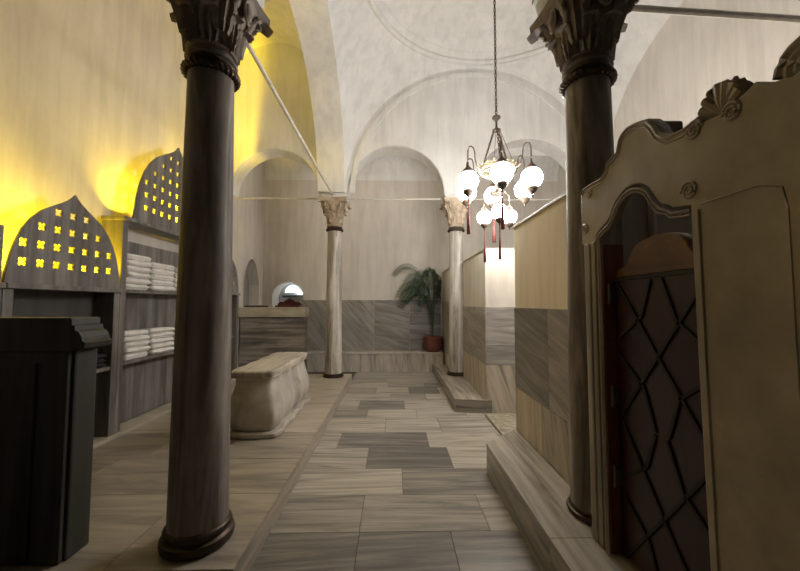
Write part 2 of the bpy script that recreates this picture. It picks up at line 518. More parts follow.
struct(boxo('wall_back', M['shelf_dark'], (XL - .2, XR + .2, YB - .3, YB, -.1, 4.5)))

# far wall with the small arched window
bm = bmesh.new()
wc, wr, wzs, wzb = -2.40, .35, 1.60, 1.12
def wl(x):
    return wzs + math.sqrt(max(0, wr * wr - (x - wc) ** 2)) if abs(x - wc) < wr else wzs
xs = [XL] + [wc - wr * math.cos(PI * k / 24) for k in range(25)] + [XR]
arch_strip(bm, xs, wl, 5.6, lambda x, z: (x, YF, z), lambda x, z: (x, YF + .5, z))
box(bm, XL, wc - wr, YF, YF + .5, -.1, wzs); box(bm, wc + wr, XR, YF, YF + .5, -.1, wzs); box(bm, wc - wr, wc + wr, YF, YF + .5, -.1, wzb)
struct(finish('wall_far', bm, M['plaster']))
w1 = bpy.data.objects.new('window_1', None); C.objects.link(w1); w1.location = (wc, YF + .3, wzb); struct(w1)
boxo('window_back', M['reveal'], (-.34, .34, .19, .195, 0, .84), w1)
bm = bmesh.new()
pts = [(-.02 + .17 * math.cos(PI * k / 16), .60 + .185 * math.sin(PI * k / 16)) for k in range(17)]
prism(bm, pts, lambda a, b: (a - .02, .175, b), lambda a, b: (a - .02, .185, b)); finish('window_pane', bm, M['pane'], w1)
boxo('window_mullion', M['reveal'], (-.045, -.035, .165, .174, .60, .78), w1)
boxo('window_sill', M['reveal'], (-.22, .28, .10, .186, .54, .60), w1, .01)
boxo('window_bar', M['shelf_dark'], (-.25, .28, .08, .13, .49, .53), w1, .005)

WLt = bpy.data.lights.new('window_daylight', 'POINT'); WLt.energy = 1.3; WLt.color = (.90, .96, 1.0); WLt.shadow_soft_size = .02
wo = bpy.data.objects.new('window_daylight', WLt); C.objects.link(wo); wo.location = (wc + .18, YF + .33, 1.74)
# far bench (step) and dado
bn = boxo('floor_far_bench', M['grout'], (-2.1, 1.06, 7.58, YF, -.01, .385)); struct(bn)
t = Tiles()
for a, b in ((-2.1, -1.5), (-1.5, -.7), (-.7, .2), (.2, 1.06)):
    t.quad((a, 7.58, 0), (b - a, 0, 0), (0, 0, .385), .0, 1.45, .2)
    t.quad((a, 7.56, .385), (b - a, 0, 0), (0, YF - 7.56, 0), .05, 0, .3, th=.02)
t.done('bench_slabs', M['platform'], bn)
boxo('bench_edge', M['chest'], (-2.1, 1.06, 7.545, 7.64, .385, .412), bn, .006)
t = Tiles()
xs = [-2.1, -1.25, -.45, .35, 1.06]
for i, (a, b) in enumerate(zip(xs, xs[1:])):
    if i == 3:
        for k in range(4): t.quad((a, YF, .405 + k * .284), (b - a, 0, 0), (0, 0, .284), [.95, .8, 1, .85][k], .05, .0)
    else:
        t.quad((a, YF, .405), (b - a, 0, 0), (0, 0, 1.135), [.75, .7, .8][i], [.9, .8, .25][i], .1)
t.quad((1.2, YF, .0), (2.5, 0, 0), (0, 0, 1.54), .85, .1, .0)
t.quad((-2.9, YF, .0), (.79, 0, 0), (0, 0, 1.1), .85, .1, .0)
struct(t.done('trim_5', M['dado']))

# ------------------------------------------------------------------ cubicle partitions on the right
PT = 2.19
def partition(name, b, cap=True):
    o = boxo(name, M['plaster_warm_lit'] if 'side' in name else M['plaster_cream'], b); struct(o)
    if cap: boxo('wall_cap', M['desk_top'], (b[0] - .012, b[1] + .012, b[2] - .0, b[3] + .012, b[5], b[5] + .022), o, .004)
    return o
p1 = partition('wall_cubicle_side', (1.18, 1.30, 2.215, 3.39, .255, PT))
t = Tiles()
def sideface(t, x, ya, yb, z0, z1, sh, ang, warm): t.quad((x, yb, z0), (0, ya - yb, 0), (0, 0, z1 - z0), sh, ang, warm)
sideface(t, 1.18, 2.66, 3.39, .655, 1.415, .80, .22, .15); sideface(t, 1.18, 2.215, 2.66, .655, 1.415, .55, .30, .2)
sideface(t, 1.18, 2.80, 3.39, .255, .655, .02, 1.5, .75); sideface(t, 1.18, 2.215, 2.80, .255, .655, .35, 1.3, .5)
t.quad((1.30, 3.39, .255), (-.12, 0, 0), (0, 0, 1.16), .7, .2, .2)
t.done('marble_facing', M['dado'], p1)
p2 = partition('wall_cubicle_front', (1.235, 3.78, 4.705, 4.82, .0, PT))
t = Tiles()
for k in range(3): t.quad((1.235, 4.705, .64 + k * .257), (.45, 0, 0), (0, 0, .257), [.62, .45, .55][k], .04, .0)
t.quad((1.685, 4.705, .64), (2.09, 0, 0), (0, 0, .77), .5, .04, 0)
t.quad((1.235, 4.705, 0), (.45, 0, 0), (0, 0, .64), .18, 1.3, .4); t.quad((1.685, 4.705, 0), (2.09, 0, 0), (0, 0, .64), .12, 1.3, .4)
t.done('marble_facing', M['dado'], p2)
p3 = partition('wall_cubicle_side_middle', (1.235, 1.33, 4.822, 6.20, .177, PT))
p3.data.materials[0] = M['plaster_cream']
t = Tiles()
for a, b in ((4.7, 5.25), (5.25, 5.8), (5.8, 6.2)):
    sideface(t, 1.235, a, b, .64, 1.41, random.choice([.55, .65, .4]), .1, .3); sideface(t, 1.235, a, b, .177, .64, .05, 1.45, .6)
t.done('marble_facing', M['dado'], p3)
p4 = partition('wall_cubicle_side_far', (1.10, 1.22, 6.56, YF - .02, .0, 2.15))
p4.data.materials[0] = M['plaster_cream']
t = Tiles(); sideface(t, 1.10, 6.56, 7.93, .42, 1.5, .45, 1.4, .35); t.done('marble_facing', M['dado'], p4)
boxo('wall_door_edge', M['wood'], (1.075, 1.098, 6.60, 6.66, .9, 1.93), p4)
# cubicle divider next to the portal
struct(boxo('wall_cubicle_divider', M['plaster'], (1.33, 3.78, 2.0, 2.10, .25, PT)))

# ------------------------------------------------------------------ columns
def leaf_bm(h, w, curl, bell):
    """carved acanthus leaf hugging the bell, tip curled outward; grows on +x side"""
    bm = bmesh.new(); nu, nv = 10, 14; G = []
    for j in range(nv + 1):
        v = j / nv
        if v < .78: z = h * v / .78; off = bell(z) + .006 + .012 * v
        else:
            a = (v - .78) / .22 * 2.6
            z = h + curl * math.sin(a) * .7; off = bell(h) + .015 + curl * (1 - math.cos(a))
        wid = w * (.55 + .45 * math.sin(min(1, v * 1.25) * PI * .62)) * (1 - max(0, v - .72) ** 1.3 * 2.2)
        lob = 1 + .20 * abs(math.sin(v * PI * 4)) * min(1, (1 - v) * 4)
        row = []
        for i in range(nu + 1):
            u = 2 * i / nu - 1
            y = u * wid * lob
            rid = (.010 * math.cos(u * PI * 3) + .012 * (1 - abs(u))) * min(1, (1 - v) * 3)
            row.append(bm.verts.new((off + rid - y * y * 1.6, y, z)))
        G.append(row)
    for j in range(nv):
        for i in range(nu): bm.faces.new((G[j][i], G[j][i + 1], G[j + 1][i + 1], G[j + 1][i]))
    r = bmesh.ops.extrude_face_region(bm, geom=bm.faces[:])
    for v in [e for e in r['geom'] if isinstance(e, bmesh.types.BMVert)]: v.co.x -= .016
    return bm

def spiral(r0, turns, n=26):
    return [((r0 * (1 - .8 * k / n)) * math.cos(2 * PI * turns * k / n), (r0 * (1 - .8 * k / n)) * math.sin(2 * PI * turns * k / n)) for k in range(n + 1)]

def make_column(name, label, x, y, zb, shaft, cap, group):
    root = thing(name, label, 'column', (x, y, zb), group)
    hz = 2.80 - zb                       # height of the neck ring above the base
    bm = bmesh.new(); lathe(bm, [(.165, 0), (.192, .008), (.198, .03), (.192, .052), (.176, .06), (.172, .066), (.180, .075), (.182, .09), (.174, .104), (.16, .112)], 40)
    finish('base', bm, M['bronze'], root, True)
    bm = bmesh.new(); n = 14
    lathe(bm, [(.152 - .030 * (k / n) ** 1.15, .10 + (hz + .09 - .10) * k / n) for k in range(n + 1)], 40)
    finish('shaft', bm, shaft, root, True)
    bm = bmesh.new(); torus(bm, .133, .024, hz, seg=180, ms=10, mod=lambda a, t: 1 + .15 * math.sin(30 * a + 2 * t)); torus(bm, .128, .012, hz + .04, seg=40, ms=8)
    finish('neck_ring', bm, M['bronze'], root, 'all')
    cz = hz + .06; ch = .44
    def bell(z):
        s = max(0, min(1, z / ch)); return .122 + .012 * s + .085 * s ** 2.2
    bm = bmesh.new(); seg = 48; rings = []
    prof = [(k / 12) for k in range(13)]
    for s in prof:
        e = 2 + 1.6 * s * s; rr = bell(s * ch)
        ring = []
        for k in range(seg):
            a = 2 * PI * k / seg; ca, sa = math.cos(a), math.sin(a)
            q = (abs(ca) ** e + abs(sa) ** e) ** (-1 / e)
            ring.append(bm.verts.new((rr * q * ca, rr * q * sa, cz + s * ch)))
        rings.append(ring)
    for i in range(len(rings) - 1):
        for k in range(seg): bm.faces.new((rings[i][k], rings[i][(k + 1) % seg], rings[i + 1][(k + 1) % seg], rings[i + 1][k]))
    bm.faces.new(rings[-1]); bm.faces.new(rings[0][::-1])
    torus(bm, .128, .014, cz + .015, seg=40, ms=8); torus(bm, .131, .012, cz + .06, seg=40, ms=8)
    capo = finish('capital', bm, cap, root, True)
    lb = leaf_bm(.17, .058, .035, bell)
    l0 = None
    for k in range(8):
        if l0 is None: l = finish('leaf', lb, cap, capo, True); l0 = l
        else: l = l0.copy(); C.objects.link(l); l.parent = capo
        l.location = (0, 0, cz + .05); l.rotation_euler = (0, 0, k * PI / 4 + PI / 8)
    lb = leaf_bm(.25, .07, .06, lambda z: bell(z + .12) + .02 + .16 * max(0, z - .1)); l0 = None
    for k in range(4):
        if l0 is None: l = finish('corner_leaf', lb, cap, capo, True); l0 = l
        else: l = l0.copy(); C.objects.link(l); l.parent = capo
        l.location = (0, 0, cz + .13); l.rotation_euler = (0, 0, k * PI / 2 + PI / 4)
    v0 = None
    for k in range(8):
        if v0 is None:
            bm = bmesh.new(); sp = spiral(.055, 1.9)
            tube(bm, [(.215 + .05 * (a / .055), b * 0 + .0, b) for a, b in sp], .013, 6)
            v0 = finish('volute', bm, cap, capo, True); v = v0
        else: v = v0.copy(); C.objects.link(v); v.parent = capo
        v.location = (0, 0, cz + .34)
        v.rotation_euler = (0, 0, k * PI / 4 + (.18 if k % 2 == 0 else -.18) + PI / 8 + (PI / 8 if k % 2 else -PI / 8) * 0)
    m0 = None
    for k in range(4):
        if m0 is None:
            bm = bmesh.new(); bmesh.ops.create_uvsphere(bm, u_segments=16, v_segments=10, radius=1)
            for v in bm.verts: v.co = Vector((v.co.x * .022 + .205, v.co.y * .036, v.co.z * .055))
            torus(bm, .05, .008, 0, seg=24, ms=6, M4=Matrix.Translation((.205, 0, 0)) @ Matrix.Diagonal((1, .85, 1.3, 1)) @ Matrix.Rotation(PI / 2, 4, 'Y'))
            m0 = finish('medallion', bm, cap, capo, True); v = m0
        else: v = m0.copy(); C.objects.link(v); v.parent = capo
        v.location = (0, 0, cz + .335); v.rotation_euler = (0, 0, k * PI / 2)
    bm = bmesh.new()
    def sq(hh, z, conc):
        out = []
        for s in range(4):
            for k in range(8):
                t_ = 2 * k / 8 - 1; dd = hh - conc * (1 - t_ * t_)
                p = (dd, t_ * hh) if s == 0 else (-t_ * hh, dd) if s == 1 else (-dd, -t_ * hh) if s == 2 else (t_ * hh, -dd)
                out.append(bm.verts.new((p[0], p[1], z)))
        return out
    L = [sq(.225, cz + ch - .01, .035), sq(.245, cz + ch + .015, .035), sq(.25, cz + ch + .06, .035)]
    for i in range(2):
        for k in range(32): bm.faces.new((L[i][k], L[i][(k + 1) % 32], L[i + 1][(k + 1) % 32], L[i + 1][k]))
    bm.faces.new(L[0][::-1]); bm.faces.new(L[-1])
    finish('abacus', bm, cap, root, True)
    zt = ZS - zb
    bm = bmesh.new()
    prism(bm, [(-.2, -.2), (.2, -.2), (.2, .2), (-.2, .2)], lambda a, b: (a, b, cz + ch + .06), lambda a, b: (a * 1.2, b * .87, zt))
    finish('impost_block', bm, M['plaster_vault'], root)
    return root
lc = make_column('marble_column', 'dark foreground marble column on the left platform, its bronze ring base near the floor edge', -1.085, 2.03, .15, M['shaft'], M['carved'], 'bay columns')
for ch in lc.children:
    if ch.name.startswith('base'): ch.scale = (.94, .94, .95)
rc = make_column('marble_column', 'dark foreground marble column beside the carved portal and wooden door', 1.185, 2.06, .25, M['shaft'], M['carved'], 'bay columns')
for ch in rc.children:
    if ch.name.startswith('base'): ch.scale = (.88, .88, .55)
    if ch.name.startswith('shaft'): ch.scale = (1, 1, 1.025); ch.location = (0, 0, -.065)
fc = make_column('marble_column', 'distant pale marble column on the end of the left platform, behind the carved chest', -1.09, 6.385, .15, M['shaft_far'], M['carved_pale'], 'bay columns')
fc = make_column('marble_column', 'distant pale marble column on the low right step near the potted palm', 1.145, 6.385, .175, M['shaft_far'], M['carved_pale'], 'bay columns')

for o in list(C.objects):
    if o.name.startswith('base') and o.parent and o.parent.location.y > 5: o.scale = (.95, .95, .6)
    if o.name.startswith('shaft') and o.parent and o.parent.location.y > 5: o.scale = (1, 1, 1.02); o.location = (0, 0, -.052)
# tie rods
def rod(label, a, b, r=.016):
    bm = bmesh.new(); a, b = Vector(a), Vector(b)
    tube(bm, [a, b], r, 8)
    tag(finish('tie_rod', bm, M['rod'], None, True), label, 'rod', 'iron tie rods')
rod('pale tie rod across the far left arch above the reception desk', (XL + .01, 6.37, 3.385), (-1.36, 6.37, 3.385))
rod('pale tie rod across the far middle arch above the bench', (-.83, 6.37, 3.385), (.88, 6.37, 3.385))
rod('pale tie rod across the far right arch behind the chandelier', (1.42, 6.37, 3.385), (3.49, 6.37, 3.385))
rod('long tie rod slanting in view from the foreground left column to the far left column', (-1.10, 2.30, 3.40), (-1.10, 6.18, 3.40), .018)
rod('thick tie rod high above the carved portal at the top right corner', (1.30, 2.245, 3.47), (XR - .01, 2.45, 3.53), .022)

# ------------------------------------------------------------------ shelving on the left wall
SX, SB = -2.72, -2.93          # front plane and back
def quatrefoil(cy, cz, r):
    out = []
    for k in range(24):
        a = 2 * PI * k / 24
        rr = r * (.62 + .50 * abs(math.sin(2 * a)) ** .7)
        out.append((cy + rr * math.cos(a), cz + rr * math.sin(a)))
    return out
def ogee(c, hw, z0, h):
    pr = [(1.0, 0), (.985, .1), (.95, .24), (.89, .38), (.80, .52), (.68, .64), (.53, .74), (.37, .81), (.22, .87), (.10, .925), (.03, .97), (0, 1.0)]
    return [(c + u * hw, z0 + v * h) for u, v in pr] + [(c - u * hw, z0 + v * h) for u, v in pr[-2::-1]]
def inside(p, poly, m):
    for dx, dy in ((0, 0), (m, 0), (-m, 0), (0, m), (0, -m), (m * .7, m * .7), (-m * .7, m * .7)):
        x, y = p[0] + dx, p[1] + dy; c = False
        for i in range(len(poly)):
            (x1, y1), (x2, y2) = poly[i], poly[i - 1]
            if (y1 > y) != (y2 > y) and x < (x2 - x1) * (y - y1) / (y2 - y1) + x1: c = not c
        if not c: return False
    return True
def pierced(outline, c, z0, step, zstep, r, parent):
    holes = []
    zz = z0
    while zz < z0 + 1.3:
        for k in range(-7, 8):
            p = (c + k * step, zz)
            if inside(p, outline, r + .010): holes.append(quatrefoil(*p, r))
        zz += zstep
    return flat('pierced_panel', [outline] + holes, SX - .022, SX, M['shelf'], parent)
def unit(label, ya, yb, ztop, shelves, left=True, right=True):
    root = thing('shelf_unit', label, 'shelf', (0, 0, 0), 'marble shelving on the left wall')
    b = .15
    bm = bmesh.new(); box(bm, SB + .04, SX + .03, ya, yb, b + .001, b + .035, .004); finish('plinth', bm, M['tile'] if 0 else M['desk_top'], root)
    if left: boxo('side_panel', M['shelf'], (SB, SX, ya, ya + .07, b + .036, ztop - .04), root, .004)
    if right: boxo('side_panel', M['shelf'], (SB, SX, yb - .07, yb, b + .036, ztop - .04), root, .004)
    boxo('top_slab', M['shelf'], (SB, SX + .03, ya - (.02 if ztop > 2 else 0), yb, ztop - .04, ztop), root, .006)
    for z in shelves:
        boxo('shelf', M['shelf'], (SB + .02, SX - .01, ya + .071, yb - .071, z - .035, z), root, .004)
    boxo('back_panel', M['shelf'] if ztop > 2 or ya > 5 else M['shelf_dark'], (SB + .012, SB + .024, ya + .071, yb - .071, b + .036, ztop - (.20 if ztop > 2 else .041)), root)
    return root
u0 = unit('low grey marble shelf unit at the left edge with a straight-topped pierced panel', 1.44, 2.475, 1.60, (.85,))
flat('pierced_panel', [[(1.46, 1.605), (2.465, 1.605), (2.465, 2.0), (1.46, 2.0)]] + [quatrefoil(2.40 - .128 * k, z, .033) for k in range(7) for z in (1.74, 1.88)], SX - .022, SX, M['shelf'], u0)
u1 = unit('low grey marble shelf unit behind the dark balustrade, topped by a pointed pierced panel', 2.48, 3.52, 1.60, (.85,))
og = ogee(3.0, .515, 1.6005, .78); pierced(og, 2.985, 1.76, .129, .143, .034, u1)
u2 = unit('tall grey marble shelf unit holding piles of white towels', 3.525, 5.10, 2.335, (.87, 1.60))
og = ogee(4.38, .715, 2.3355, 1.09); pierced(og, 4.38, 2.50, .135, .145, .034, u2)
u3 = unit('low grey marble shelf unit at the far end beside the reception desk', 5.105, 6.185, 1.64, (.90,))
og = ogee(5.74, .435, 1.6405, .70); pierced(og, 5.74, 1.80, .129, .143, .034, u3)

# towels ------------------------------------------------------------------
def towel_bm(w, dpt, h, seed):
    rnd = random.Random(seed)
    bm = bmesh.new(); n = 14; ny = 10; G = []
    prof = []
    for k in range(n):                       # front fold: two soft lobes
        a = -PI / 2 + PI * k / (n - 1)
        prof.append((dpt / 2 - .018 + (.018 + .004 * math.cos(4 * a)) * math.cos(a), h / 2 + h / 2 * math.sin(a)))
    prof += [(-dpt / 2, h), (-dpt / 2, 0)]
    ph = [rnd.uniform(0, 6) for _ in range(4)]
    for j in range(ny + 1):
        y = w * (j / ny - .5)
        e = 1 - .10 * abs(2 * j / ny - 1) ** 6
        row = []
        for (x, z) in prof:
            wob = .006 * math.sin(9 * y / w + ph[0]) + .004 * math.sin(17 * y / w + ph[1])
            row.append(bm.verts.new((x + wob + .004 * math.sin(8 * z / h + ph[2]), y, h / 2 + (z - h / 2) * e * (1 + .06 * math.sin(7 * y / w + ph[3])))))
        G.append(row)
    m = len(prof)
    for j in range(ny):
        for i in range(m): bm.faces.new((G[j][i], G[j][(i + 1) % m], G[j + 1][(i + 1) % m], G[j + 1][i]))
    bm.faces.new(G[0]); bm.faces.new(G[-1][::-1])
    return bm
ORD = ['bottom', 'second', 'third', 'fourth', 'fifth', 'sixth', 'seventh']
def pile(yc, z, n, w, h, where, grp):
    for k in range(n):
        o = finish('folded_towel', towel_bm(w * random.uniform(.94, 1.0), .155, h * .93, k * 7 + int(yc * 100)), M['towel'], None, 'all')
        o.location = (SX - .095 + random.uniform(-.012, .01), yc + random.uniform(-.012, .012), z + .002 + k * h)
        o.rotation_euler = (0, 0, random.uniform(-.03, .03))
        nm = 'bottom' if k == 0 else 'topmost' if k == n - 1 else ORD[k] + '-from-bottom'
        tag(o, f'white folded towel, {nm} of the {where}', 'towel', grp)
pile(3.80, 1.60, 6, .36, .063, 'nearer pile on the upper shelf', 'towels on the upper shelf')
pile(4.21, 1.60, 5, .40, .066, 'further pile on the upper shelf', 'towels on the upper shelf')
pile(4.66, 1.60, 5, .40, .062, 'third pile on the upper shelf, behind the column', 'towels on the upper shelf')
pile(3.82, .87, 5, .36, .060, 'nearer pile on the lower shelf', 'towels on the lower shelf')
pile(4.24, .87, 5, .40, .060, 'further pile on the lower shelf', 'towels on the lower shelf')
for k in range(3):
    o = finish('folded_cloth', towel_bm(.40, .15, .040, 90 + k), M['cloth_dark'], None, 'all')
    o.location = (SX - .10, 3.215, .852 + k * .042)
    tag(o, f'dark folded cloth, {["bottom", "middle", "topmost"][k]} of the small pile in the low unit behind the balustrade', 'cloth', 'dark cloths')

# LED strips behind the panels (real lamps) -----------------------------------
def led(y0, y1, z, power, x=-2.84, spread=110):
    L = bpy.data.lights.new('led_light', 'AREA'); L.shape = 'RECTANGLE'; L.size = .03; L.size_y = y1 - y0
    L.energy = power; L.color = (1.0, .70, .012); L.spread = math.radians(spread)
    q = bpy.data.objects.new('led_light', L); C.objects.link(q); q.location = (x, (y0 + y1) / 2, z + .02); q.rotation_euler = (PI, 0, 0)
led(1.9, 2.35, 1.60, 9)
led(2.50, 2.80, 1.60, 18)
led(2.85, 3.25, 1.60, 2)
led(3.30, 3.48, 1.60, 7)
led(3.62, 3.80, 2.335, 8)
led(3.9, 5.0, 2.335, 14)
led(5.3, 6.1, 1.64, 6)
SL = bpy.data.lights.new('vault_lamp', 'SPOT'); SL.energy = 750; SL.color = (1.0, .70, .012); SL.spot_size = math.radians(78); SL.spot_blend = 1; SL.shadow_soft_size = .04
so = bpy.data.objects.new('vault_lamp', SL); C.objects.link(so); so.location = (-2.84, 4.4, 2.42)
so.rotation_euler = (Vector((-1.45, 5.9, 5.7)) - so.location).to_track_quat('-Z', 'Y').to_euler()

# ------------------------------------------------------------------ foreground balustrade (left)
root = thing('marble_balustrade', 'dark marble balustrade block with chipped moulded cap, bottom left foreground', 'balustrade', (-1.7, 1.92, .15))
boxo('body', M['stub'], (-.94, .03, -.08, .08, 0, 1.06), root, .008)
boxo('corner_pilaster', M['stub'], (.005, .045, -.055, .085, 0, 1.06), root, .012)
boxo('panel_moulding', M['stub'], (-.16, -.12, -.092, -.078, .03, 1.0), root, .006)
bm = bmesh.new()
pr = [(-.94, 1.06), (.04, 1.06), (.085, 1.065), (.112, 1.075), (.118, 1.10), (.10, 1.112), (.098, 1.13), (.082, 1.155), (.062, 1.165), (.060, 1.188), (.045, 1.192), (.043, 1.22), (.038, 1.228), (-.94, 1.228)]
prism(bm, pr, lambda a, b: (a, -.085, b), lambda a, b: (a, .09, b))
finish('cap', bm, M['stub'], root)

# ------------------------------------------------------------------ carved marble chest
def plan(hx_, hy_, amp, n=96, rc=.07):
    out = []
    for k in range(n):
        a = 2 * PI * k / n
        e = 5.0; ca, sa = math.cos(a), math.sin(a)
        # walk the rounded rectangle evenly
        P_ = 4 * (hx_ + hy_); s = (k + .5) / n * P_
        if s < 2 * hy_: x, y, tx, q = hx_, -hy_ + s, (1, 0), (s / (2 * hy_), 4)
        elif s < 2 * hy_ + 2 * hx_: u = s - 2 * hy_; x, y, tx, q = hx_ - u, hy_, (0, 1), (u / (2 * hx_), 1)
        elif s < 4 * hy_ + 2 * hx_: u = s - 2 * hy_ - 2 * hx_; x, y, tx, q = -hx_, hy_ - u, (-1, 0), (u / (2 * hy_), 4)
        else: u = s - 4 * hy_ - 2 * hx_; x, y, tx, q = -hx_ + u, -hy_, (0, -1), (u / (2 * hx_), 1)
        w = amp * (math.cos(2 * PI * q[1] * q[0]) - 1) * -.5
        w = amp * (.5 - .5 * math.cos(2 * PI * q[1] * q[0])) if q[1] > 1 else amp * .8 * (.5 - .5 * math.cos(2 * PI * q[0]))
        x += tx[0] * (w - amp * .4); y += tx[1] * (w - amp * .4)
        dx, dy = abs(x) - (hx_ - rc), abs(y) - (hy_ - rc)
        if dx > 0 and dy > 0:
            L_ = math.hypot(dx, dy)
            if L_ > rc: x = math.copysign(hx_ - rc + dx * rc / L_, x); y = math.copysign(hy_ - rc + dy * rc / L_, y)
        out.append((x, y))
    return out
def loft(bm, secs):
    R_ = [[bm.verts.new((x, y, z)) for x, y in p] for p, z in secs]; n = len(R_[0])
    for i in range(len(R_) - 1):
        for k in range(n): bm.faces.new((R_[i][k], R_[i][(k + 1) % n], R_[i + 1][(k + 1) % n], R_[i + 1][k]))
    bm.faces.new(R_[0][::-1]); bm.faces.new(R_[-1])
    return bm
root = thing('marble_chest', 'carved pale marble chest with bulging sides and wavy lid on the left platform', 'chest', (-1.39, 4.17, .15))
bm = bmesh.new()
loft(bm, [(plan(.245, .70, .035), 0), (plan(.26, .715, .035), .012), (plan(.26, .715, .035), .045), (plan(.245, .70, .035), .06)])
finish('base', bm, M['chest'], root, True)
bm = bmesh.new()
prof = [(.195, .06), (.21, .08), (.236, .14), (.248, .21), (.244, .28), (.228, .36), (.205, .44), (.190, .51), (.188, .55), (.194, .565)]
loft(bm, [(plan(a, a + .47, .022), z) for a, z in prof])
finish('body', bm, M['chest'], root, True)
bm = bmesh.new()
loft(bm, [(plan(.198, .675, .018), .565), (plan(.210, .69, .018), .575), (plan(.206, .685, .018), .592), (plan(.216, .698, .018), .60), (plan(.218, .70, .018), .632), (plan(.208, .69, .018), .645)])
finish('lid', bm, M['chest_top'], root, True)

# ------------------------------------------------------------------ reception desk and what is on it
root = thing('reception_desk', 'stone reception desk of striped grey marble under the far left arch', 'desk', (-2.30, 6.66, 0))
boxo('front_panel', M['desk'], (-.62, .60, .05, .28, .0, 1.19), root, .006)
boxo('counter_top', M['desk_top'], (-.63, .62, .0, .32, 1.20, 1.39), root, .012)
tr = thing('carved_tray', 'dark red carved wooden piece with scalloped back standing on the reception desk', 'tray', (-2.05, 6.88, 1.39))
bm = bmesh.new()
pts = [(-.23, 0), (.23, 0), (.23, .07), (.20, .085), (.17, .11), (.12, .10), (.08, .135), (.04, .15), (0, .175), (-.04, .15), (-.08, .135), (-.12, .10), (-.17, .11), (-.20, .085), (-.23, .07)]
prism(bm, pts, lambda a, b: (a, .03, b), lambda a, b: (a, .055, b)); finish('crest', bm, M['dark_red'], tr)
boxo('tray_bed', M['dark_red'], (-.23, .23, -.12, .03, 0, .035), tr, .006)
for k, (x0, w, lab) in enumerate(((-2.86, .20, 'dark flat folder at the left end of the reception desk'), (-2.60, .14, 'small dark notebook beside the folder on the reception desk'))):
    root = thing('notebook', lab, 'notebook', (x0 + w / 2, 6.82, 1.39), 'flat items on the desk')
    boxo('cover', M['cloth_dark'], (-w / 2, w / 2, -.1, .1, .0, .022), root, .004)
    boxo('page_block', M['shelf_dark'], (-w / 2 + .008, w / 2 - .004, -.096, .096, .022, .032), root, .002)

# ------------------------------------------------------------------ potted palm
root = thing('potted_palm', 'green feathery palm in a terracotta pot on the far bench', 'plant', (.86, 7.73, .405))
bm = bmesh.new(); lathe(bm, [(.13, 0), (.15, .01), (.195, .09), (.212, .18), (.205, .27), (.212, .28), (.214, .325), (.20, .33), (.185, .31)], 32); finish('pot', bm, M['terracotta'], root, True)
bm = bmesh.new(); lathe(bm, [(.17, .28), (.186, .311), (.05, .32)], 24); finish('soil', bm, M['soil'], root, True)
def frond(tip, rise, leafl, n=26, start=(0, 0, .31), droop=.16, col='leaf'):
    bm = bmesh.new()
    p0 = Vector(start); p3 = Vector(tip)
    p1 = p0 + Vector((p3.x * .06, p3.y * .06, rise)); p2 = p0 + Vector((p3.x * .72, p3.y * .72, rise * 1.10))
    def bz(t): return p0 * (1 - t) ** 3 + p1 * 3 * t * (1 - t) ** 2 + p2 * 3 * t * t * (1 - t) + p3 * t ** 3
    m = 18; roll = random.uniform(.6, 1.4)
    tube(bm, [bz(k / m) for k in range(m + 1)], [.009 * (1 - .8 * k / m) for k in range(m + 1)], 5)
    for k in range(n):
        t = .34 + .65 * k / (n - 1)
        p = bz(t); tan = (bz(min(1, t + .02)) - bz(t - .02)).normalized()
        side = tan.cross(Vector((0, 0, 1)))
        if side.length < .1: side = Vector((1, 0, 0))
        side.normalize(); upv = side.cross(tan)
        side, upv = side * math.cos(roll) + upv * math.sin(roll), upv * math.cos(roll) - side * math.sin(roll)
        Ln = leafl * (.45 + .55 * math.sin(PI * min(1, (t - .30) / .72))) * random.uniform(.85, 1.1)
        for sgn in (-1, 1):
            dirv = (side * sgn * .9 + tan * .38 + upv * .12).normalized()
            a = p; b = p + dirv * Ln * .5 + Vector((0, 0, .01)); c = p + dirv * Ln - Vector((0, 0, droop * Ln))
            wv = (tan * .8 - side * sgn * .3).normalized() * .0095
            vs = [bm.verts.new(q) for q in (a - wv * .4, b - wv, c, b + wv, a + wv * .4)]
            bm.faces.new((vs[0], vs[1], vs[3], vs[4])); bm.faces.new((vs[1], vs[2], vs[3]))
    for v in bm.verts:
        if v.co.y > .10: v.co.y = .10 + (v.co.y - .10) * .10
        if v.co.x > .17: v.co.x = .17 + (v.co.x - .17) * .12
    return finish('frond', bm, M[col], root)
for tip, rise, ll in [((-.86, -.10, 1.66), 1.62, .12), ((-.76, .02, 1.20), 1.25, .20), ((-.60, -.16, 1.42), 1.38, .20), ((-.66, .05, 1.02), 1.08, .18),
                      ((-.34, -.18, 1.55), 1.40, .20), ((-.14, .05, 1.70), 1.45, .18), ((.04, -.16, 1.62), 1.40, .18), ((.16, -.12, 1.40), 1.30, .16),
                      ((-.30, -.22, 1.0), 1.0, .16), ((.14, -.20, 1.05), 1.0, .15), ((-.45, -.05, 1.25), 1.25, .20), ((-.68, -.12, 1.10), 1.16, .20),
                      ((-.22, -.25, 1.25), 1.15, .18), ((.18, -.05, 1.22), 1.15, .15)]:
    frond(tip, rise, ll)

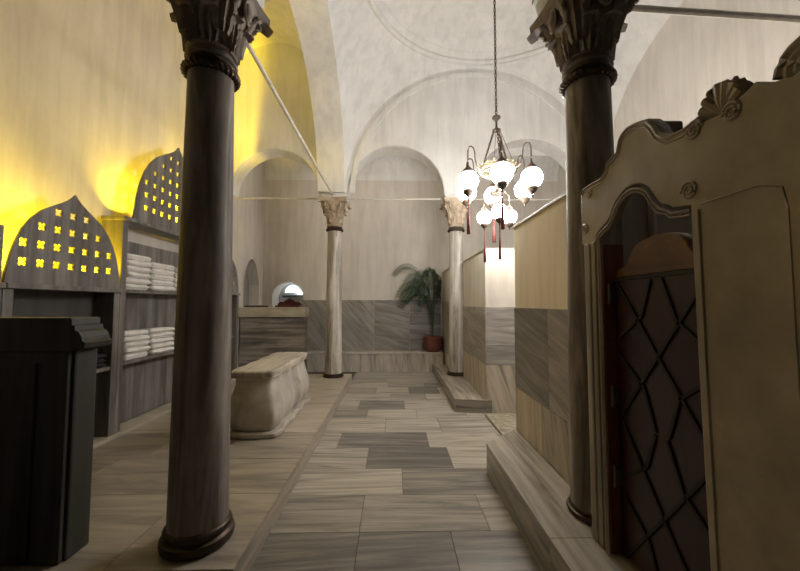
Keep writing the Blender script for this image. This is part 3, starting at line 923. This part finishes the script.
# ------------------------------------------------------------------ carved portal (right foreground)
PX0, PX1 = 1.03, 1.09
root = thing('marble_portal', 'carved cream marble doorway surround with scalloped arch and scrolled cresting, right foreground', 'portal')
topp = [(1.885, 1.775), (1.885, 2.06), (1.86, 2.078), (1.80, 2.083), (1.70, 2.080), (1.668, 2.10), (1.65, 2.135), (1.61, 2.148), (1.573, 2.157), (1.556, 2.204), (1.53, 2.226), (1.49, 2.235), (1.437, 2.226), (1.37, 2.205), (1.335, 2.165), (1.31, 2.118),
        (1.272, 2.085), (1.20, 2.078), (1.141, 2.088), (1.12, 2.06), (1.06, 2.05), (.98, 2.07), (.95, 2.085), (.92, 2.06), (.86, 2.04), (.78, 2.05), (.70, 2.06), (.2, 2.06)]
open_ = [(1.167, .255), (1.172, .7), (1.18, 1.2), (1.184, 1.794), (1.218, 1.797), (1.263, 1.805), (1.281, 1.822), (1.32, 1.838), (1.338, 1.86), (1.352, 1.885), (1.38, 1.925), (1.42, 1.952), (1.473, 1.966), (1.52, 1.962), (1.56, 1.945), (1.59, 1.925), (1.612, 1.898), (1.632, 1.868), (1.657, 1.846), (1.70, 1.83), (1.732, 1.815), (1.75, 1.80), (1.755, 1.775), (1.755, .255)]
outl = [(1.852, .255), (1.852, 1.775)] + topp + [(.2, .255)] + open_
flat('facade', [outl], PX0, PX1, M['portal'], root, .006)
def bead(name, pts, r, x=PX0, mat='portal', parent=root, seg=6):
    bm = bmesh.new(); tube(bm, [(x, a, b) for a, b in pts], r, seg); return finish(name, bm, M[mat], parent, True)
def offset(pts, dd):
    out = []
    for i in range(len(pts)):
        a = Vector(pts[max(i - 1, 0)]); b = Vector(pts[min(i + 1, len(pts) - 1)])
        t_ = (b - a)
        if t_.length < 1e-6: continue
        t_.normalize(); n_ = Vector((-t_.y, t_.x)); out.append((pts[i][0] + n_.x * dd, pts[i][1] + n_.y * dd))
    return out
bead('cornice_bead', offset(topp[1:19], .030), .0045)
bead('cornice_bead', offset(topp[1:19], .011), .0065)
bead('arch_bead', offset(open_[3:24], -.018), .0055)
bead('arch_bead', offset(open_[3:24], -.034), .0035)
bead('jamb_bead', [(1.135, .27), (1.148, 1.2), (1.152, 1.77)], .007)
bead('jamb_bead', [(.885, .27), (.885, 1.70), (.895, 1.76), (.95, 1.785), (1.15, 1.785)], .003)
for c0, r0, sg in (((1.185, 1.845), .035, 1), ((1.155, 2.045), .035, -1), ((1.02, 2.035), .032, 1), ((1.845, 1.85), .03, 1), ((1.80, 2.03), .026, -1)):
    bead('scroll', [(c0[0] + sg * a, c0[1] + b) for a, b in spiral(r0, 2.0)], .0065)
# shell ornament above the cornice
bm = bmesh.new()
for k in range(7):
    a = PI * (.10 + .80 * k / 6)
    c0 = (1.09 + .062 * math.cos(a), 2.085 + .075 * math.sin(a))
    tube(bm, [(PX0 + .05, 1.085, 2.05), (PX0 + .035, (1.085 + c0[0]) / 2, (2.05 + c0[1]) / 2), (PX0 + .035, c0[0], c0[1]), (PX0 + .06, 1.09 + .07 * math.cos(a), 2.085 + .088 * math.sin(a))], [.010, .015, .020, .012], 8)
pts = [(1.09 + .075 * math.cos(PI * k / 12), 2.085 + .085 * math.sin(PI * k / 12)) for k in range(13)]
prism(bm, pts + [(1.015, 2.04), (1.165, 2.04)], lambda a, b: (PX0 + .035, a, b), lambda a, b: (PX1 + .02, a, b))
finish('shell_ornament', bm, M['portal'], root, True)
# big volute at the edge of the view
bm = bmesh.new()
tube(bm, [(PX0 + .03, .84 + a, 2.068 + b) for a, b in spiral(.068, 2.2, 40)], .018, 8)
pts = [(.84 + .075 * math.cos(2 * PI * k / 24), 2.068 + .075 * math.sin(2 * PI * k / 24)) for k in range(24)]
prism(bm, pts, lambda a, b: (PX0 + .035, a, b), lambda a, b: (PX1 + .03, a, b))
finish('volute', bm, M['portal_dark'], root, True)
boxo('rear_block', M['portal_dark'], (PX1 - .03, PX1 + .10, 1.38, 1.52, 2.02, 2.205), root, .012)
boxo('jamb_pilaster', M['jamb'], (PX0 - .010, PX1 + .02, 1.80, 1.853, .255, 1.772), root, .010)
boxo('jamb_pilaster', M['jamb'], (PX0 - .006, PX1 - .01, 1.757, 1.797, .255, 1.772), root, .008)

# ------------------------------------------------------------------ wooden door in the portal
dr = bpy.data.objects.new('door_1', None); C.objects.link(dr); dr.location = (0, 0, 0); struct(dr)
DX = 1.065
boxo('door_frame', M['wood_frame'], (PX0 + .012, PX1 + .06, 1.722, 1.755, .255, 1.75), dr, .006)
boxo('door_leaf', M['wood'], (DX + .03, DX + .065, 1.10, 1.720, .27, 1.575), dr, .004)
crest = [(1.700, 1.578), (1.690, 1.615), (1.64, 1.628), (1.61, 1.648), (1.585, 1.69), (1.55, 1.72), (1.50, 1.733), (1.43, 1.742), (1.36, 1.735), (1.31, 1.72), (1.28, 1.69), (1.26, 1.65), (1.22, 1.63), (1.10, 1.62), (1.10, 1.578)]
flat('door_crest', [crest], DX + .025, DX + .07, M['wood_gold'], dr, .006)
boxo('door_rail', M['wood_line'], (DX + .02, DX + .066, 1.10, 1.70, 1.562, 1.577), dr, .003)
def strip(p, q, w=.014):
    a, b = Vector(p), Vector(q); t_ = (b - a).normalized(); n_ = Vector((-t_.y, t_.x)) * w / 2
    bm = bmesh.new(); pts = [a + n_, b + n_, b - n_, a - n_]
    prism(bm, [tuple(v) for v in pts], lambda y_, z: (DX + .022, y_, z), lambda y_, z: (DX + .031, y_, z))
    return finish('lattice_strip', bm, M['wood_line'], dr)
for z0 in (1.555, .905):
    for (a, b) in (((1.69, 0), (1.43, -.34)), ((1.43, -.34), (1.19, -.64)), ((1.19, 0), (1.43, -.31)), ((1.43, -.31), (1.69, -.64)), ((1.47, 0), (1.53, -.16)), ((1.53, -.16), (1.69, -.27)),
                   ((1.41, 0), (1.34, -.17)), ((1.34, -.17), (1.19, -.28)), ((1.69, -.35), (1.53, -.47)), ((1.53, -.47), (1.47, -.64)), ((1.19, -.36), (1.34, -.47)), ((1.34, -.47), (1.40, -.64))):
        strip((a[0], z0 + a[1]), (b[0], z0 + b[1]))
for z in (1.50, 1.0, .62):
    bm = bmesh.new(); tube(bm, [(DX + .0, 1.714, z - .05), (DX + .0, 1.714, z + .05)], .006, 10); box(bm, DX, DX + .03, 1.706, 1.722, z - .035, z + .035)
    finish('hinge', bm, M['steel'], dr, True)
bm = bmesh.new(); tube(bm, [(1.50, 1.985, .25), (1.50, 1.985, 2.10)], .022, 10)
tag(finish('wall_pipe', bm, M['plaster'], None, True), 'pale vertical pipe in the dark space above the wooden door', 'pipe')

# ------------------------------------------------------------------ chandelier
CH = (1.265, 4.20)
UL = bpy.data.lights.new('vault_fill_light', 'SPOT'); UL.energy = 22; UL.color = (.96, .98, 1); UL.spot_size = math.radians(165); UL.spot_blend = .6; UL.shadow_soft_size = .06  # added fill pointing up to brighten the vault, not a chandelier part
uo = bpy.data.objects.new('vault_fill_light', UL); C.objects.link(uo); uo.location = (CH[0], CH[1] + .05, 3.95); uo.rotation_euler = (PI, 0, 0)
root = thing('chandelier', 'antique brass chandelier of lit white glass globes with red tassels hanging on a long chain', 'chandelier', (CH[0], CH[1], 2.9))
def chain(p, q, link=.042, r=.0055, name='chain', parent=None, mat='brass'):
    bm = bmesh.new(); p, q = Vector(p), Vector(q); n = max(2, int((q - p).length / (link * .76)))
    rot = (q - p).to_track_quat('Z', 'Y').to_matrix().to_4x4()
    for k in range(n):
        c = p + (q - p) * ((k + .5) / n)
        M4 = Matrix.Translation(c) @ rot @ Matrix.Rotation((k % 2) * PI / 2, 4, 'Z') @ Matrix.Diagonal((.6, 1, 1, 1)) @ Matrix.Rotation(PI / 2, 4, 'X') @ Matrix.Diagonal((1, link / .042, 1, 1))
        torus(bm, .0195, r, 0, seg=10, ms=5, M4=M4)
    return finish(name, bm, M[mat], parent, 'all')
ztop = ZS + math.sqrt(R2 - (CH[0] - cx) ** 2 - (CH[1] - cy_) ** 2) - 2.9
chain((0, 0, .90), (0, 0, ztop - .06), .062, .008, 'chain', root)
bm = bmesh.new(); lathe(bm, [(.01, ztop - .08), (.05, ztop - .05), (.085, ztop - .012), (.09, ztop)], 20); finish('ceiling_rose', bm, M['brass'], root, True)
bm = bmesh.new(); lathe(bm, [(.008, .90), (.015, .885), (.05, .865), (.052, .85), (.03, .83), (.012, .81), (.012, .74), (.02, .72), (.05, .70), (.052, .685), (.02, .675)], 24); finish('hub', bm, M['brass'], root, True)
bm = bmesh.new(); torus(bm, .21, .014, .20, seg=48, ms=8, sz=1.8); torus(bm, .19, .006, .245, seg=48, ms=6); torus(bm, .19, .006, .155, seg=48, ms=6)
for k in range(18):
    a = 2 * PI * k / 18
    tube(bm, [((.205 + .02 * u) * math.cos(a + v * .5), (.205 + .02 * u) * math.sin(a + v * .5), .20 + w) for u, v, w in [(0, 0, 0), (1, .1, .04), (1.2, .25, .055), (.6, .33, .03), (.5, .25, .015)]], .006, 5)
finish('filigree_ring', bm, M['filigree'], root, True)
for k in range(3):
    a = 2 * PI * k / 3 + .45
    chain((.20 * math.cos(a), .20 * math.sin(a), .22), (.035 * math.cos(a), .035 * math.sin(a), .69), .055, .007, 'support_chain', root)
for k in range(3):
    a = 2 * PI * k / 3 + .45 + PI / 3
    bm = bmesh.new(); tube(bm, [(.21 * math.cos(a), .21 * math.sin(a), .22), (.04 * math.cos(a), .04 * math.sin(a), .69)], .0035, 5); finish('stay_wire', bm, M['brass'], root, True)
for k in range(6):
    a = -PI / 2 - .17 + k * PI / 3; ca, sa = math.cos(a), math.sin(a)
    bm = bmesh.new()
    rp = [(.20, .20), (.24, .17), (.29, .20), (.315, .28), (.32, .37), (.335, .415), (.365, .435), (.395, .42), (.412, .38), (.415, .33), (.415, .25)]
    tube(bm, [(r_ * ca, r_ * sa, z_) for r_, z_ in rp], .008, 7)
    finish('arm', bm, M['brass'], root, True)
ends = [(.415 * math.cos(-PI / 2 - .17 + k * PI / 3), .415 * math.sin(-PI / 2 - .17 + k * PI / 3), .0, 1.0) for k in range(6)] + \
       [(.175 * math.cos(b), .175 * math.sin(b), -.37, .74) for b in (-1.75, .35, 2.45)]
bm = bmesh.new(); lathe(bm, [(.02, -.14), (.09, -.11), (.10, -.09), (.05, -.075), (.025, -.05), (.02, .16), (.03, .20)], 24); finish('central_stem', bm, M['brass'], root, True)
proto = {}
def globe_parts(px, py, pz, s, hang=True):
    def add(name, build, mat, parent, loc, sc):
        if name not in proto:
            proto[name] = finish(name, build(), M[mat], parent, 'all'); o = proto[name]
        else:
            o = proto[name].copy(); C.objects.link(o); o.parent = parent
        o.location = loc; o.scale = (sc, sc, sc); return o
    def gl():
        b = bmesh.new(); bmesh.ops.create_uvsphere(b, u_segments=28, v_segments=18, radius=.122); return b
    g_ = add('globe', gl, 'globe', root, (px, py, pz), s)
    add('globe_cap', lambda: lathe(bmesh.new(), [(.075, .100), (.078, .112), (.060, .125), (.055, .14), (.030, .165), (.012, .19), (.008, .235)], 20), 'brass', g_, (0, 0, 0), 1)
    add('bottom_finial', lambda: lathe(bmesh.new(), [(.008, -.22), (.014, -.205), (.010, -.19), (.03, -.175), (.055, -.15), (.062, -.125), (.066, -.108), (.058, -.098)], 20), 'brass', g_, (0, 0, 0), 1)
    def ts():
        b = bmesh.new()
        lathe(b, [(.002, -.63), (.022, -.63), (.020, -.52), (.014, -.40), (.010, -.385), (.014, -.37), (.006, -.35), (.012, -.335), (.005, -.31), (.012, -.295), (.005, -.27), (.011, -.255), (.004, -.24), (.009, -.23), (.004, -.215)], 12,
              mod=lambda a, z: 1 + (.12 * math.sin(6 * a) if z < -.39 else 0)); return b
    if hang:
        q = add('tassel', ts, 'tassel', g_, (0, 0, 0), 1)
        if s < .9: q.scale = (1, 1, 1.3); q.location = (0, 0, .06)
for i, e in enumerate(ends): globe_parts(*e, hang=i in (0, 3, 5, 6, 8) or (i == 8))
for e in ends[6:]:
    bm = bmesh.new(); tube(bm, [(0, 0, -.07), (e[0] * .5, e[1] * .5, -.06), (e[0], e[1], -.12), (e[0], e[1], -.19)], .008, 6); finish('lower_arm', bm, M['brass'], root, True)

# ------------------------------------------------------------------ light
W = bpy.data.worlds.new('world'); S.world = W; W.use_nodes = True
W.node_tree.nodes['Background'].inputs['Color'].default_value = (1, .92, .8, 1)
W.node_tree.nodes['Background'].inputs['Strength'].default_value = .02
S.view_settings.view_transform = 'Standard'
S.view_settings.look = 'None'
S.view_settings.exposure = .08
FA = bpy.data.lights.new('far_aisle_fill', 'AREA'); FA.shape = 'RECTANGLE'; FA.size = 5.5; FA.size_y = .15; FA.energy = 20; FA.color = (1, .90, .76)  # added unseen fill that brightens the far aisle walls
fo = bpy.data.objects.new('far_aisle_fill', FA); C.objects.link(fo); fo.location = (.3, 6.68, 4.62); fo.rotation_euler = (math.radians(18), 0, 0)
